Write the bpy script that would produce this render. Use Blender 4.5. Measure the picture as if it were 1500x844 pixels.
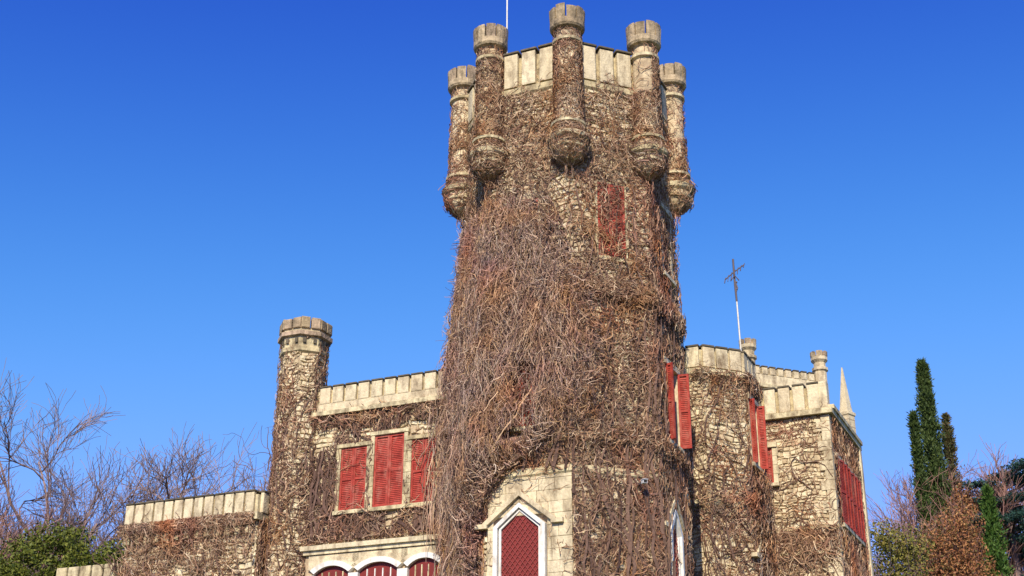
import bpy, math, random
import numpy as np
from mathutils import Vector, Matrix
rnd = random.Random(7); rng = np.random.default_rng(7)
SC = bpy.context.scene; COL = SC.collection
for o in list(bpy.data.objects): bpy.data.objects.remove(o)

# ------------------------------------------------------------------ camera, sky, sun
cd = bpy.data.cameras.new('camera'); cam = bpy.data.objects.new('camera', cd); COL.objects.link(cam)
cd.sensor_width = 36.0; cd.lens = 1938.0/1500.0*36.0; cd.clip_start = 0.1; cd.clip_end = 6000
cam.matrix_world = (Matrix.Translation((0, 0, 1.6)) @ Matrix.Rotation(math.radians(90+22.78), 4, 'X')
                    @ Matrix.Rotation(0.0058, 4, 'Z'))
SC.camera = cam
SUN_AZ = math.radians(190); SUN_EL = math.radians(36)
w = bpy.data.worlds.new('World'); SC.world = w; w.use_nodes = True
nt = w.node_tree; bg = nt.nodes['Background']
sky = nt.nodes.new('ShaderNodeTexSky'); sky.sky_type = 'NISHITA'; sky.sun_disc = False
sky.sun_elevation = SUN_EL; sky.sun_rotation = SUN_AZ; sky.altitude = 0
sky.air_density = 1.0; sky.dust_density = 0.3; sky.ozone_density = 2.0
sp = nt.nodes.new('ShaderNodeSeparateColor'); cb = nt.nodes.new('ShaderNodeCombineColor')
nt.links.new(sky.outputs[0], sp.inputs[0])
def mth(op, a, b):
    n_ = nt.nodes.new('ShaderNodeMath'); n_.operation = op
    for k, v in ((0, a), (1, b)):
        if isinstance(v, (int, float)): n_.inputs[k].default_value = v
        else: nt.links.new(v, n_.inputs[k])
    return n_.outputs[0]
for ch, (gain, gam, c) in enumerate(((.229, 2.95, 2.6), (.193, 3.5, 3.6), (1.50, 1.25, 16.2))):   # deep, saturated winter blue; x/(1+x/c) keeps it from whitening
    x = mth('MULTIPLY', mth('POWER', sp.outputs[ch], gam), gain)
    nt.links.new(mth('DIVIDE', x, mth('ADD', 1.0, mth('DIVIDE', x, c))), cb.inputs[ch])
nt.links.new(cb.outputs[0], bg.inputs[0]); bg.inputs[1].default_value = 0.13
sd = bpy.data.lights.new('sun', 'SUN'); sun = bpy.data.objects.new('sun', sd); COL.objects.link(sun)
sd.energy = 5.0; sd.angle = math.radians(0.5); sd.color = (1.0, 0.91, 0.75)
tosun = Vector((math.sin(SUN_AZ)*math.cos(SUN_EL), math.cos(SUN_AZ)*math.cos(SUN_EL), math.sin(SUN_EL)))
sun.rotation_euler = tosun.to_track_quat('Z', 'Y').to_euler()
SC.view_settings.view_transform = 'Standard'; SC.view_settings.look = 'None'
SC.view_settings.exposure = 0.22; SC.view_settings.gamma = 1.0

# ------------------------------------------------------------------ materials
def ramp_mat(name, cols, rough=0.85, noise=None, bump=0.0, bscale=8.0, spec=0.25, stain=None, pos=None, patch=False):
    """random colour per piece (island + object) from cols, mottled by noise, with bump"""
    m = bpy.data.materials.new(name); m.use_nodes = True; t = m.node_tree; N = t.nodes; L = t.links
    b = N['Principled BSDF']; b.inputs['Roughness'].default_value = rough; b.inputs['Specular IOR Level'].default_value = spec
    ge = N.new('ShaderNodeNewGeometry'); oi = N.new('ShaderNodeObjectInfo')
    ad = N.new('ShaderNodeMath'); ad.operation = 'ADD'; fr = N.new('ShaderNodeMath'); fr.operation = 'FRACT'
    L.new(ge.outputs['Random Per Island'], ad.inputs[0]); L.new(oi.outputs['Random'], ad.inputs[1]); L.new(ad.outputs[0], fr.inputs[0])
    cr = N.new('ShaderNodeValToRGB'); cr.color_ramp.interpolation = 'LINEAR'
    el = cr.color_ramp.elements
    while len(el) < len(cols): el.new(0.5)
    for i, c in enumerate(cols):
        el[i].position = i/max(1, len(cols)-1) if pos is None else pos[i]; el[i].color = (*c, 1)
    L.new(fr.outputs[0], cr.inputs[0]); out = cr.outputs[0]
    tc = N.new('ShaderNodeTexCoord')
    if noise:
        sc, amt = noise
        nz = N.new('ShaderNodeTexNoise'); nz.inputs['Scale'].default_value = sc; nz.inputs['Detail'].default_value = 6; nz.inputs['Roughness'].default_value = .65
        L.new(ge.outputs['Position'], nz.inputs['Vector'])
        mr = N.new('ShaderNodeMapRange'); mr.inputs[1].default_value = .3; mr.inputs[2].default_value = .7
        mr.inputs[3].default_value = 1-amt; mr.inputs[4].default_value = 1+amt
        L.new(nz.outputs[0], mr.inputs[0])
        mx = N.new('ShaderNodeVectorMath'); mx.operation = 'SCALE'; L.new(out, mx.inputs[0]); L.new(mr.outputs[0], mx.inputs['Scale']); out = mx.outputs[0]
    if stain:
        sc, col, lo, hi = stain
        nz = N.new('ShaderNodeTexNoise'); nz.inputs['Scale'].default_value = sc; nz.inputs['Detail'].default_value = 8; nz.inputs['Roughness'].default_value = .7
        mp = N.new('ShaderNodeMapping'); mp.inputs['Scale'].default_value = (1, 1, .45); mp.inputs['Location'].default_value = (3.1, 7.7, 1.3)
        L.new(ge.outputs['Position'], mp.inputs[0]); L.new(mp.outputs[0], nz.inputs['Vector'])
        mr = N.new('ShaderNodeMapRange'); mr.inputs[1].default_value = lo; mr.inputs[2].default_value = hi
        L.new(nz.outputs[0], mr.inputs[0])
        mi = N.new('ShaderNodeMix'); mi.data_type = 'RGBA'
        L.new(mr.outputs[0], mi.inputs['Factor']); L.new(out, mi.inputs[6]); mi.inputs[7].default_value = (*col, 1); out = mi.outputs[2]
    if patch:   # slow drift of bark colour: ochre, rose and grey-mauve growth
        for sc, col, lo, hi, f in ((.9,(1.12,.92,.68),.50,.68,1), (.7,(1.04,.82,.84),.52,.66,2), (1.1,(.80,.84,.96),.55,.7,3)):
            nz = N.new('ShaderNodeTexNoise'); nz.inputs['Scale'].default_value = sc; nz.inputs['Detail'].default_value = 4
            mp = N.new('ShaderNodeMapping'); mp.inputs['Location'].default_value = (f*5.3, f*2.1, f*9.7); L.new(ge.outputs['Position'], mp.inputs[0]); L.new(mp.outputs[0], nz.inputs['Vector'])
            mr = N.new('ShaderNodeMapRange'); mr.inputs[1].default_value = lo; mr.inputs[2].default_value = hi; L.new(nz.outputs[0], mr.inputs[0])
            mi = N.new('ShaderNodeMix'); mi.data_type = 'RGBA'; mi.blend_type = 'MULTIPLY'
            L.new(mr.outputs[0], mi.inputs['Factor']); L.new(out, mi.inputs[6]); mi.inputs[7].default_value = (*col, 1); out = mi.outputs[2]
    L.new(out, b.inputs['Base Color'])
    if bump:
        nb = N.new('ShaderNodeTexNoise'); nb.inputs['Scale'].default_value = bscale; nb.inputs['Detail'].default_value = 7
        L.new(ge.outputs['Position'], nb.inputs['Vector'])
        bp = N.new('ShaderNodeBump'); bp.inputs['Strength'].default_value = bump; bp.inputs['Distance'].default_value = .03
        L.new(nb.outputs[0], bp.inputs['Height']); L.new(bp.outputs[0], b.inputs['Normal'])
    return m
M = {}
M['rubble'] = ramp_mat('rubble_stone', [(.50,.38,.22),(.66,.54,.33),(.72,.61,.40),(.58,.45,.27),(.40,.29,.17)], noise=(6,.3), bump=.8, bscale=14, stain=(1.2,(.26,.17,.10),.54,.78))
M['ashlar'] = ramp_mat('ashlar_stone', [(.60,.49,.30),(.70,.59,.38),(.64,.52,.33)], noise=(5,.16), bump=.6, bscale=18, stain=(3.4,(.20,.14,.08),.46,.70))
M['carved'] = ramp_mat('carved_stone', [(.58,.48,.28),(.66,.56,.34),(.50,.40,.22),(.62,.52,.30)], noise=(7,.25), bump=.7, bscale=14, stain=(4.0,(.16,.11,.06),.44,.68))
M['lichen'] = ramp_mat('lichened_stone', [(.46,.34,.20),(.56,.43,.26),(.34,.25,.14),(.50,.36,.24)], noise=(9,.3), bump=.7, bscale=18, stain=(6.0,(.13,.10,.06),.42,.66))
M['mortar'] = ramp_mat('lime_mortar', [(.42,.31,.19),(.42,.31,.19)], noise=(9,.3), bump=.5)
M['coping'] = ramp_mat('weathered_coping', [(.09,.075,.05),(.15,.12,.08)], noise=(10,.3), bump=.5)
M['white'] = ramp_mat('white_paint', [(.76,.73,.66),(.70,.66,.58)], rough=.6, noise=(6,.12), bump=.3, stain=(5,(.42,.33,.22),.52,.75))
M['red'] = ramp_mat('red_shutter_paint', [(.36,.050,.035),(.29,.040,.028),(.41,.062,.042)], rough=.75, noise=(7,.30), bump=.4, bscale=30, spec=.15, stain=(5,(.46,.17,.12),.48,.74))
M['darkred'] = ramp_mat('dark_red_paint', [(.20,.028,.022),(.16,.024,.02)], rough=.5, noise=(5,.2))
M['lattice'] = ramp_mat('lattice_paint', [(.30,.06,.045),(.25,.05,.04)], rough=.5)
M['dark'] = ramp_mat('dark_interior', [(.02,.016,.014),(.02,.016,.014)])
M['lead'] = ramp_mat('roof_felt', [(.10,.09,.08),(.10,.09,.08)], noise=(3,.2))
M['metal'] = ramp_mat('galvanised_metal', [(.62,.62,.62),(.62,.62,.62)], rough=.4, spec=.6)
M['rust'] = ramp_mat('dark_metal', [(.12,.09,.09),(.12,.09,.09)], rough=.5)
VINE = [(.20,.10,.055),(.44,.26,.15),(.07,.035,.022),(.62,.44,.27),(.33,.17,.10),(.10,.05,.035),(.46,.28,.15),(.22,.105,.07),(.72,.56,.37)]  # darkest tones put deep shade among the twigs into the bark colour
M['twig'] = ramp_mat('creeper_twigs', VINE, rough=.8, patch=True)
M['stem'] = ramp_mat('creeper_bark', [(.11,.06,.045),(.17,.10,.07),(.14,.08,.055)], noise=(20,.3), bump=.4, bscale=40)
M['drape'] = ramp_mat('hanging_creeper_twigs', [(.45,.295,.195),(.25,.145,.105),(.61,.435,.30),(.38,.24,.19),(.08,.042,.032),(.54,.36,.20),(.30,.165,.12),(.12,.066,.052),(.76,.60,.43)], rough=.75, patch=True)  # darkest strands carry the curtain's inner shade as colour
M['ochre'] = ramp_mat('ochre_twigs', [(.44,.24,.07),(.34,.17,.05),(.50,.30,.10),(.28,.15,.06)], rough=.75)
M['ground'] = ramp_mat('lawn', [(.07,.10,.03),(.07,.10,.03)], noise=(.8,.4), stain=(.3,(.16,.13,.07),.5,.7))
def leafmat(name, cols): return ramp_mat(name, cols, rough=.6, spec=.25)

# ------------------------------------------------------------------ object helpers
ORG = {}
def tag(o, label=None, cat=None, group=None, kind=None):
    for k, v in (('label', label), ('category', cat), ('group', group), ('kind', kind)):
        if v: o[k] = v
def empty(name, loc, label, cat, group=None):
    o = bpy.data.objects.new(name, None); COL.objects.link(o); o.location = loc; ORG[o] = Vector(loc); o.empty_display_size = .3
    tag(o, label, cat, group); return o
def link(name, me, parent, org, rotz=0, scale=(1,1,1)):
    o = bpy.data.objects.new(name, me); COL.objects.link(o); org = Vector(org); ORG[o] = org
    if parent: o.parent = parent; o.location = org - ORG[parent]
    else: o.location = org
    o.rotation_euler = (0, 0, rotz); o.scale = scale
    return o
class MB:
    def __init__(s): s.v = []; s.f = []
    def add(s, vs, fs):
        n = len(s.v); s.v += [tuple(p) for p in vs]; s.f += [tuple(i+n for i in f) for f in fs]; return s
    def hexa(s, p): # 8 points: bottom 4 (ccw from above), top 4
        return s.add(p, [(3,2,1,0),(4,5,6,7),(0,1,5,4),(1,2,6,5),(2,3,7,6),(3,0,4,7)])
    def box(s, fr, u0, u1, z0, z1, w0, w1):
        P = fr.P; return s.hexa([P(u0,z0,w1),P(u1,z0,w1),P(u1,z0,w0),P(u0,z0,w0),P(u0,z1,w1),P(u1,z1,w1),P(u1,z1,w0),P(u0,z1,w0)])
    def prism(s, poly, z0, z1):
        n = len(poly); vs = [(x,y,z0) for x,y in poly]+[(x,y,z1) for x,y in poly]
        return s.add(vs, [tuple(range(n-1,-1,-1)), tuple(range(n,2*n))]+[(i,(i+1)%n,n+(i+1)%n,n+i) for i in range(n)])
    def lathe(s, c, prof, n=16, ph=0.0, cap=True):
        vs = []; fs = []
        for r, z in prof:
            for i in range(n):
                a = ph+2*math.pi*i/n; vs.append((c[0]+r*math.cos(a), c[1]+r*math.sin(a), z))
        for j in range(len(prof)-1):
            for i in range(n):
                k = (i+1) % n; fs.append((j*n+i, j*n+k, (j+1)*n+k, (j+1)*n+i))
        if cap: fs.append(tuple(range(n-1,-1,-1))); fs.append(tuple((len(prof)-1)*n+i for i in range(n)))
        return s.add(vs, fs)
    def extrude(s, fr, outer, inner, w0, w1):
        """ring between outer and inner outlines (open strips in u,z), thickness w0..w1"""
        n = len(outer); vs = []
        for w_ in (w1, w0):
            vs += [fr.P(u,z,w_) for u,z in outer]+[fr.P(u,z,w_) for u,z in inner]
        fs = []
        for i in range(n-1):
            fs += [(i,n+i,n+i+1,i+1),(2*n+i,2*n+i+1,3*n+i+1,3*n+i),(i,i+1,2*n+i+1,2*n+i),(n+i,3*n+i,3*n+i+1,n+i+1)]
        fs += [(0,2*n,3*n,n),(n-1,2*n-1,4*n-1,3*n-1)]
        return s.add(vs, fs)
    def poly(s, fr, pts, w0, w1):
        n = len(pts); vs = [fr.P(u,z,w1) for u,z in pts]+[fr.P(u,z,w0) for u,z in pts]
        return s.add(vs, [tuple(range(n)), tuple(range(2*n-1,n-1,-1))]+[((i+1)%n,i,n+i,n+(i+1)%n) for i in range(n)])
    def build(s, name, mat, parent=None, smooth=False, kind=None, origin=None):
        a = np.array(s.v); o_ = Vector(origin) if origin is not None else Vector(((a[:,0].min()+a[:,0].max())/2,(a[:,1].min()+a[:,1].max())/2,a[:,2].min()))
        me = bpy.data.meshes.new(name); me.from_pydata([tuple(Vector(p)-o_) for p in s.v], [], s.f)
        me.materials.append(mat)
        if smooth: me.polygons.foreach_set('use_smooth', [True]*len(me.polygons))
        import bmesh
        bm = bmesh.new(); bm.from_mesh(me); bmesh.ops.recalc_face_normals(bm, faces=bm.faces); bm.to_mesh(me); bm.free()
        o = link(name, me, parent, o_)
        if kind: o['kind'] = kind
        return o
def np_mesh(name, V, F, mat, parent=None, origin=(0,0,0), kind=None, smooth=False):
    V = (np.asarray(V).reshape(-1,3)-np.array(origin)).astype(np.float32); F = np.asarray(F, dtype=np.int32); k = F.shape[1]
    me = bpy.data.meshes.new(name); me.vertices.add(len(V)); me.vertices.foreach_set('co', V.ravel())
    me.loops.add(F.size); me.loops.foreach_set('vertex_index', F.ravel())
    me.polygons.add(len(F)); me.polygons.foreach_set('loop_start', np.arange(0, F.size, k, dtype=np.int32))
    me.polygons.foreach_set('loop_total', np.full(len(F), k, dtype=np.int32))
    me.polygons.foreach_set('use_smooth', np.full(len(F), smooth))
    me.materials.append(mat); me.update(calc_edges=True)
    o = link(name, me, parent, origin)
    if kind: o['kind'] = kind
    return o

# ------------------------------------------------------------------ frames of the castle's walls
TH = math.radians(-2.05); TC = (1.313, 28.0)
class F:
    """wall frame: u runs right along the wall, w is outward, z up; deg turns the outward normal from facing -Y"""
    def __init__(s, O, deg, off=0.0):
        a = -math.pi/2+TH+math.radians(deg); s.n = Vector((math.cos(a), math.sin(a), 0)); s.u = Vector((-s.n.y, s.n.x, 0))
        s.O = Vector((O[0], O[1], 0))+s.n*off; s.rot = a+math.pi/2
    def P(s, u, z, w=0.0): return s.O+s.u*u+s.n*w+Vector((0,0,z))
def octv(c, R, k):
    a = -math.pi/2+TH+k*math.pi/4; return (c[0]+R*math.cos(a), c[1]+R*math.sin(a))
OPH = -math.pi/2+TH
C22 = math.cos(math.pi/8)

def rubble(fr, u0, u1, z0, z1, holes, mb, su=(.07,.24), sz=(.06,.15), proud=(.008,.045), r=rnd):
    z = z0
    while z < z1-.03:
        h = min(r.uniform(*sz), z1-z); u = u0-r.uniform(0,.1)
        while u < u1-.02:
            wd = r.uniform(*su); a, b = max(u,u0), min(u+wd,u1); u += wd
            if b-a < .04: continue
            cm, cz = (a+b)/2, z+h/2
            if any(h_[0]-.02 < cm < h_[1]+.02 and h_[2]-.02 < cz < h_[3]+.02 for h_ in holes): continue
            g = .005; j = lambda: r.uniform(-.02,.02); p = r.uniform(*proud); i = .012
            q = [(a+g+j(),z+g+j()),(b-g+j(),z+g+j()),(b-g+j(),z+h-g+j()),(a+g+j(),z+h-g+j())]
            q = [(x, min(max(y+.028*math.sin(x*4.1+z0)+.016*math.sin(x*11+2*z), z0), z1)) for x,y in q]
            cu = sum(x for x,_ in q)/4; cv = sum(y for _,y in q)/4
            bot = [fr.P(x,y,0) for x,y in q]; top = [fr.P(x+(i if x<cu else -i), y+(i if y<cv else -i), p+r.uniform(-.008,.008)) for x,y in q]
            mb.add(bot+top, [(4,5,6,7),(0,1,5,4),(1,2,6,5),(2,3,7,6),(3,0,4,7)])
        z += h

# unit block with slightly chamfered front edges, in local axes x = along wall, -y = outward, z = up
def unit_block(name, mat, ch=.06):
    c = ch; vs = [(-.5,0,0),(.5,0,0),(.5,0,1),(-.5,0,1)]+[(-.5,-1+c,0),(.5,-1+c,0),(.5,-1+c,1),(-.5,-1+c,1)]+[(-.5+c,-1,c),(.5-c,-1,c),(.5-c,-1,1-c),(-.5+c,-1,1-c)]
    fs = [(0,3,2,1),(0,1,5,4),(1,2,6,5),(2,3,7,6),(3,0,4,7),(4,5,9,8),(5,6,10,9),(6,7,11,10),(7,4,8,11),(8,9,10,11)]
    me = bpy.data.meshes.new(name); me.from_pydata(vs, [], fs); me.materials.append(mat)
    import bmesh
    bm = bmesh.new(); bm.from_mesh(me); bmesh.ops.recalc_face_normals(bm, faces=bm.faces); bm.to_mesh(me); bm.free()
    return me
BLK = {k: unit_block(k+'_block', M[k]) for k in ('ashlar','carved','lichen','coping','white')}
def block(name, fr, u0, u1, z0, z1, w0, w1, parent, mat='ashlar'):
    return link(name, BLK[mat], parent, fr.P((u0+u1)/2, z0, w0), fr.rot, (u1-u0, w1-w0, z1-z0))

def shutter(fr, u0, u1, z0, z1, w0, parent, mat='red', louvre=.042, name='shutter'):
    mb = MB(); t = .05; d = .04
    mb.box(fr,u0,u0+t,z0,z1,w0,w0+d); mb.box(fr,u1-t,u1,z0,z1,w0,w0+d)
    mb.box(fr,u0+t,u1-t,z1-t,z1,w0,w0+d-.002); mb.box(fr,u0+t,u1-t,z0,z0+t,w0,w0+d-.002)
    zm = (z0+z1)/2; mb.box(fr,u0+t,u1-t,zm-.03,zm+.03,w0,w0+d-.002)
    mb.box(fr,u0+t,u1-t,z0+t,z1-t,w0,w0+.006)
    z = z0+t
    while z < z1-t-louvre:
        P = fr.P; a, b = u0+t, u1-t
        mb.add([P(a,z,w0+.026),P(b,z,w0+.026),P(b,z+louvre*.97,w0+.012),P(a,z+louvre*.97,w0+.012)], [(0,1,2,3)])
        z += louvre
    return mb.build(name, M[mat], parent)

# ------------------------------------------------------------------ creeper generators
def tubes(P, rad, mask=None, sides=3):
    """P (N,K,3), rad (N,K) -> verts, quads; mask (N,K-1) keeps segments"""
    N, K, _ = P.shape; T = np.gradient(P, axis=1); T /= np.linalg.norm(T, axis=2, keepdims=True)+1e-9
    ref = rng.normal(size=(N,1,3)); A = np.cross(T, np.broadcast_to(ref, T.shape)); A /= np.linalg.norm(A, axis=2, keepdims=True)+1e-9
    B = np.cross(T, A); V = np.empty((N,K,sides,3))
    for s in range(sides):
        a = 2*math.pi*s/sides; V[:,:,s] = P+(A*math.cos(a)+B*math.sin(a))*rad[:,:,None]
    idx = np.arange(N*K*sides).reshape(N,K,sides)
    Q = np.stack([np.stack([idx[:,:-1,s],idx[:,:-1,(s+1)%sides],idx[:,1:,(s+1)%sides],idx[:,1:,s]],-1) for s in range(sides)], 2)
    if mask is not None: Q = Q[mask]
    Q = Q.reshape(-1,4); used, inv = np.unique(Q, return_inverse=True)
    return V.reshape(-1,3)[used], inv.reshape(-1,4)
def plane_map(fr):
    O = np.array(fr.O); U = np.array(fr.u); Nn = np.array(fr.n)
    return lambda s, z, w_: O+s[...,None]*U+w_[...,None]*Nn+z[...,None]*np.array([0,0,1.0])
def oct_map(c, R):
    side = 2*R*math.sin(math.pi/8)
    def f(s, z, w_):
        q = s/side; k = np.floor(q); t = (q-k)[...,None]
        a0 = OPH+k*math.pi/4; a1 = a0+math.pi/4
        n0 = np.stack([np.cos(a0),np.sin(a0)],-1); n1 = np.stack([np.cos(a1),np.sin(a1)],-1)
        fn = n0*(1-t)+n1*t; fn /= np.linalg.norm(fn,axis=-1,keepdims=True)
        xy = np.array(c)+R*(n0*(1-t)+n1*t)+fn*w_[...,None]
        return np.concatenate([xy, z[...,None]], -1)
    f.side = side; return f
def cyl_map(c, r):
    def f(s, z, w_):
        a = OPH+s/r; rr = r+w_
        return np.stack([c[0]+rr*np.cos(a), c[1]+rr*np.sin(a), z], -1)
    return f
def vnoise(s, z, seed, sc):
    r = np.random.default_rng(seed); o = np.zeros_like(s)
    for i in range(7):
        k = r.normal(size=2)*sc*(1+.5*i); o += np.sin(k[0]*s+k[1]*z+r.uniform(0,6.28))/(1+.35*i)
    return o/3.2
def climb(N, K, s0, z0, step, wander, up, mp, w0=(.01,.07), r0=.012, seed=0, dens=None, taper=.5, curl=.0):
    r = np.random.default_rng(seed); th = r.normal(math.pi/2, 1.3 if up < .3 else .7, N) if up > 0 else r.uniform(0, 6.28, N)
    S = np.empty((N,K)); Z = np.empty((N,K)); W = np.empty((N,K)); S[:,0] = s0; Z[:,0] = z0; W[:,0] = r.uniform(*w0, N)
    cl = r.normal(0, curl, N)
    for k in range(1, K):
        th = th+r.normal(0, wander, N)+cl+up*np.sin(math.pi/2-th)*.5
        S[:,k] = S[:,k-1]+np.cos(th)*step; Z[:,k] = Z[:,k-1]+np.sin(th)*step
        W[:,k] = np.clip(W[:,k-1]+r.normal(0,.02,N), w0[0], w0[1])
    P = mp(S, Z, W); rad = r0*r.uniform(.6,1.4,(N,1))*np.linspace(1,taper,K)[None]
    keep = np.ones((N,K), bool) if dens is None else (dens(S,Z) > r.uniform(0,1,(N,1)))
    m = keep[:,:-1] & keep[:,1:]
    return tubes(P, rad, m)
def join(parts):
    V = []; Q = []; n = 0
    for v, q in parts: V.append(v); Q.append(q+n); n += len(v)
    return np.concatenate(V), np.concatenate(Q)
def rects(S, Z, rs, val=0.0, base=None):
    d = np.ones_like(S) if base is None else base
    for a, b, c, e in rs: d = np.where((S > a) & (S < b) & (Z > c) & (Z < e), val, d)
    return d

# ------------------------------------------------------------------ ground
mb = MB(); mb.add([(-3000,-300,0),(3000,-300,0),(3000,5000,0),(-3000,5000,0)], [(0,1,2,3)])
g = mb.build('ground', M['ground'], origin=(0,0,0)); g['kind'] = 'structure'

# ================================================================== MAIN TOWER
tower = empty('castle_tower', (TC[0],TC[1],0), 'tall octagonal castle tower wrapped in bare creeper, slender crowned turrets round its top', 'tower')
RW = 2.42
core = MB(); core.lathe(TC, [(RW-.015,0),(RW-.015,17.6)], 8, OPH); core.build('wall', M['mortar'], tower)
FL = F(TC,-22.5,RW*C22); FR = F(TC,22.5,RW*C22); FRR = F(TC,67.5,RW*C22); FLL = F(TC,-67.5,RW*C22)
side = 2*RW*math.sin(math.pi/8); hs_ = side/2
holes = {-22.5: [(-.62,.26,4.0,7.7),(-1.0,.66,6.3,8.42),(-.55,.20,9.4,10.95),(-.5,.28,13.3,14.7)], 22.5: [(-.34,.40,13.2,15.05)],
         67.5: [(-.5,.6,9.4,11.2),(-.45,.35,4.0,7.6),(-.25,.45,13.2,15.0)]}
for dg in (-67.5,-22.5,22.5,67.5,112.5,-112.5):
    mb = MB(); rubble(F(TC,dg,RW*C22), -hs_, hs_, 3.0, 17.5, holes.get(dg,[]), mb)
    mb.build('rubble_facing', M['rubble'], tower, kind='stuff')
mb = MB(); mb.lathe(TC, [(RW-.3,17.6),(0.01,17.75)], 8, OPH); mb.build('roof', M['lead'], tower)
for z0, h, pr in ((12.30,.20,.13),(9.10,.14,.09),(8.42,.12,.10),(17.32,.14,.10)):
    mb = MB(); R0 = RW-.01; mb.lathe(TC, [(R0,z0-.10),(R0+pr,z0),(R0+pr,z0+h),(R0,z0+h+.05)], 8, OPH, cap=False); mb.build('string_course', M['carved'], tower)
mb = MB()
for dg in range(8): mb.box(F(TC,-22.5+45*dg,RW*C22), -hs_, hs_, 17.5, 18.30, -.26, -.01)
mb.build('parapet', M['carved'], tower)
for dg in range(8):
    f_ = F(TC,-22.5+45*dg,RW*C22)
    for uc in (-.44,0,.44):
        block('merlon', f_, uc-.165, uc+.165, 17.5, 18.36+rnd.uniform(-.02,.02), -.005, .10, tower, 'ashlar')
        block('coping', f_, uc-.2, uc+.2, 18.365+.02, 18.43, -.30, .13, tower, 'coping')

def arcbox(mb, c, r0, r1, a0, a1, z0, z1, flare=0.0, n=3):
    vs = []; 
    for i in range(n+1):
        a = a0+(a1-a0)*i/n; ca, sa = math.cos(a), math.sin(a)
        vs += [(c[0]+r0*ca,c[1]+r0*sa,z0),(c[0]+r1*ca,c[1]+r1*sa,z0),(c[0]+(r1+flare)*ca,c[1]+(r1+flare)*sa,z1),(c[0]+r0*ca,c[1]+r0*sa,z1)]
    fs = [(0,1,2,3),(4*n+3,4*n+2,4*n+1,4*n)]
    for i in range(n):
        b = 4*i
        for e in range(4): fs.append((b+e, b+4+e, b+4+(e+1)%4, b+(e+1)%4))
    mb.add(vs, fs)
def make_turret(c, parent):
    t = MB(); t.lathe(c, [(.05,15.20),(.20,15.28),(.32,15.42),(.365,15.58),(.38,15.72),(.34,15.95),(.29,16.25),(.28,18.28),(.265,18.36),(.265,18.60),(.22,18.74)], 24)
    shaft = t.build('corner_turret', M['rubble'], parent, smooth=False)
    q = MB(); q.lathe(c, [(.37,15.70),(.45,15.77),(.46,15.86),(.33,15.95)], 24, cap=False); q.lathe(c, [(.31,16.10),(.39,16.13),(.39,16.19),(.29,16.25)], 24, cap=False)
    q.lathe(c, [(.35,15.52),(.395,15.55),(.395,15.60),(.36,15.63)], 24, cap=False)
    q.build('corbel', M['carved'], shaft)
    q = MB(); q.lathe(c, [(.275,18.22),(.345,18.26),(.345,18.33),(.27,18.37)], 24, cap=False); q.build('neck_ring', M['carved'], shaft)
    q = MB(); q.lathe(c, [(.26,18.53),(.30,18.58),(.37,18.61),(.40,18.66),(.40,18.79),(.25,18.79),(.25,18.66)], 24, cap=True); q.build('cap', M['lichen'], shaft)
    mm = MB(); arcbox(mm, (0,0), .27, .395, -.265, .265, 0, .34, .02); me = None
    for i in range(10):
        a = OPH+.22+i*math.pi/5
        if me is None:
            o = mm.build('merlon', M['lichen'], shaft, origin=(0,0,0)); me = o.data; ORG[o] = Vector((c[0],c[1],18.79)); o.location = ORG[o]-ORG[shaft]
        else: o = link('merlon', me, shaft, (c[0],c[1],18.79))
        o.rotation_euler = (0,0,a); o.scale = (1,1,rnd.uniform(.84,1.06))
    return shaft
t0 = make_turret(octv(TC,2.52,0), tower)
for k in range(1, 8):
    c = octv(TC,2.52,k); c0 = octv(TC,2.52,0); d = Vector((c[0]-c0[0], c[1]-c0[1], 0))
    n = t0.copy(); COL.objects.link(n); n.location = t0.location+d; n.rotation_euler = (0,0,k*math.pi/4)
    for ch in list(t0.children):
        x = ch.copy(); COL.objects.link(x); x.parent = n
        if ch.name.startswith('merlon'): x.scale.z = rnd.uniform(.86,1.06)
# upper windows on tower
def red_window(fr, u0, u1, z0, z1, parent, leaves=2, lintel=.14, jamb=.12, mat='red', sill=True, key='ashlar', pr=.13):
    mb = MB(); mb.box(fr,u0-.004,u1+.004,z0-.004,z1+.004,-.01,.012); win = mb.build('window', M['dark'], parent)
    for a, b in ((u0-jamb,u0),(u1,u1+jamb)):
        z = z0; i = 0
        while z < z1-.02:
            h = min(.24, z1-z); block('jamb_stone', fr, a-(.03 if (i%2 and a<u0) else 0), b+(.03 if (i%2 and a>=u0) else 0), z, z+h-.008, 0, .085, win, key); z += h; i += 1
    block('lintel', fr, u0-jamb-.02, u1+jamb+.02, z1, z1+lintel, 0, pr, win, key)
    if sill: block('sill', fr, u0-jamb-.02, u1+jamb+.02, z0-.09, z0, 0, pr+.03, win, key)
    wd = (u1-u0)/leaves
    for i in range(leaves): shutter(fr, u0+i*wd+.003, u0+(i+1)*wd-.003, z0+.003, z1-.003, .015, win, mat)
    return win
red_window(FL, -.50, .16, 9.42, 10.86, tower)
red_window(FL, -.44, .22, 13.35, 14.6, tower, pr=.05)
red_window(FR, -.30, .36, 13.2, 14.95, tower, pr=.04, key='carved', lintel=.05, jamb=.03)
def open_leaf(fr, u, z0, z1, wd, ang, parent, mat='red'):
    """a shutter leaf hinged at u, swung outward by ang degrees from the wall normal towards +u"""
    class G: pass
    g_ = F((0,0),0); a = math.radians(ang)
    g_.u = (fr.n*math.cos(a)+fr.u*math.sin(a)); g_.n = (fr.n*math.sin(a)-fr.u*math.cos(a)); g_.O = fr.P(u,0,.09); g_.rot = math.atan2(g_.u.y, g_.u.x)
    return shutter(g_, 0, wd, z0, z1, -.02, parent, mat)
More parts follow.
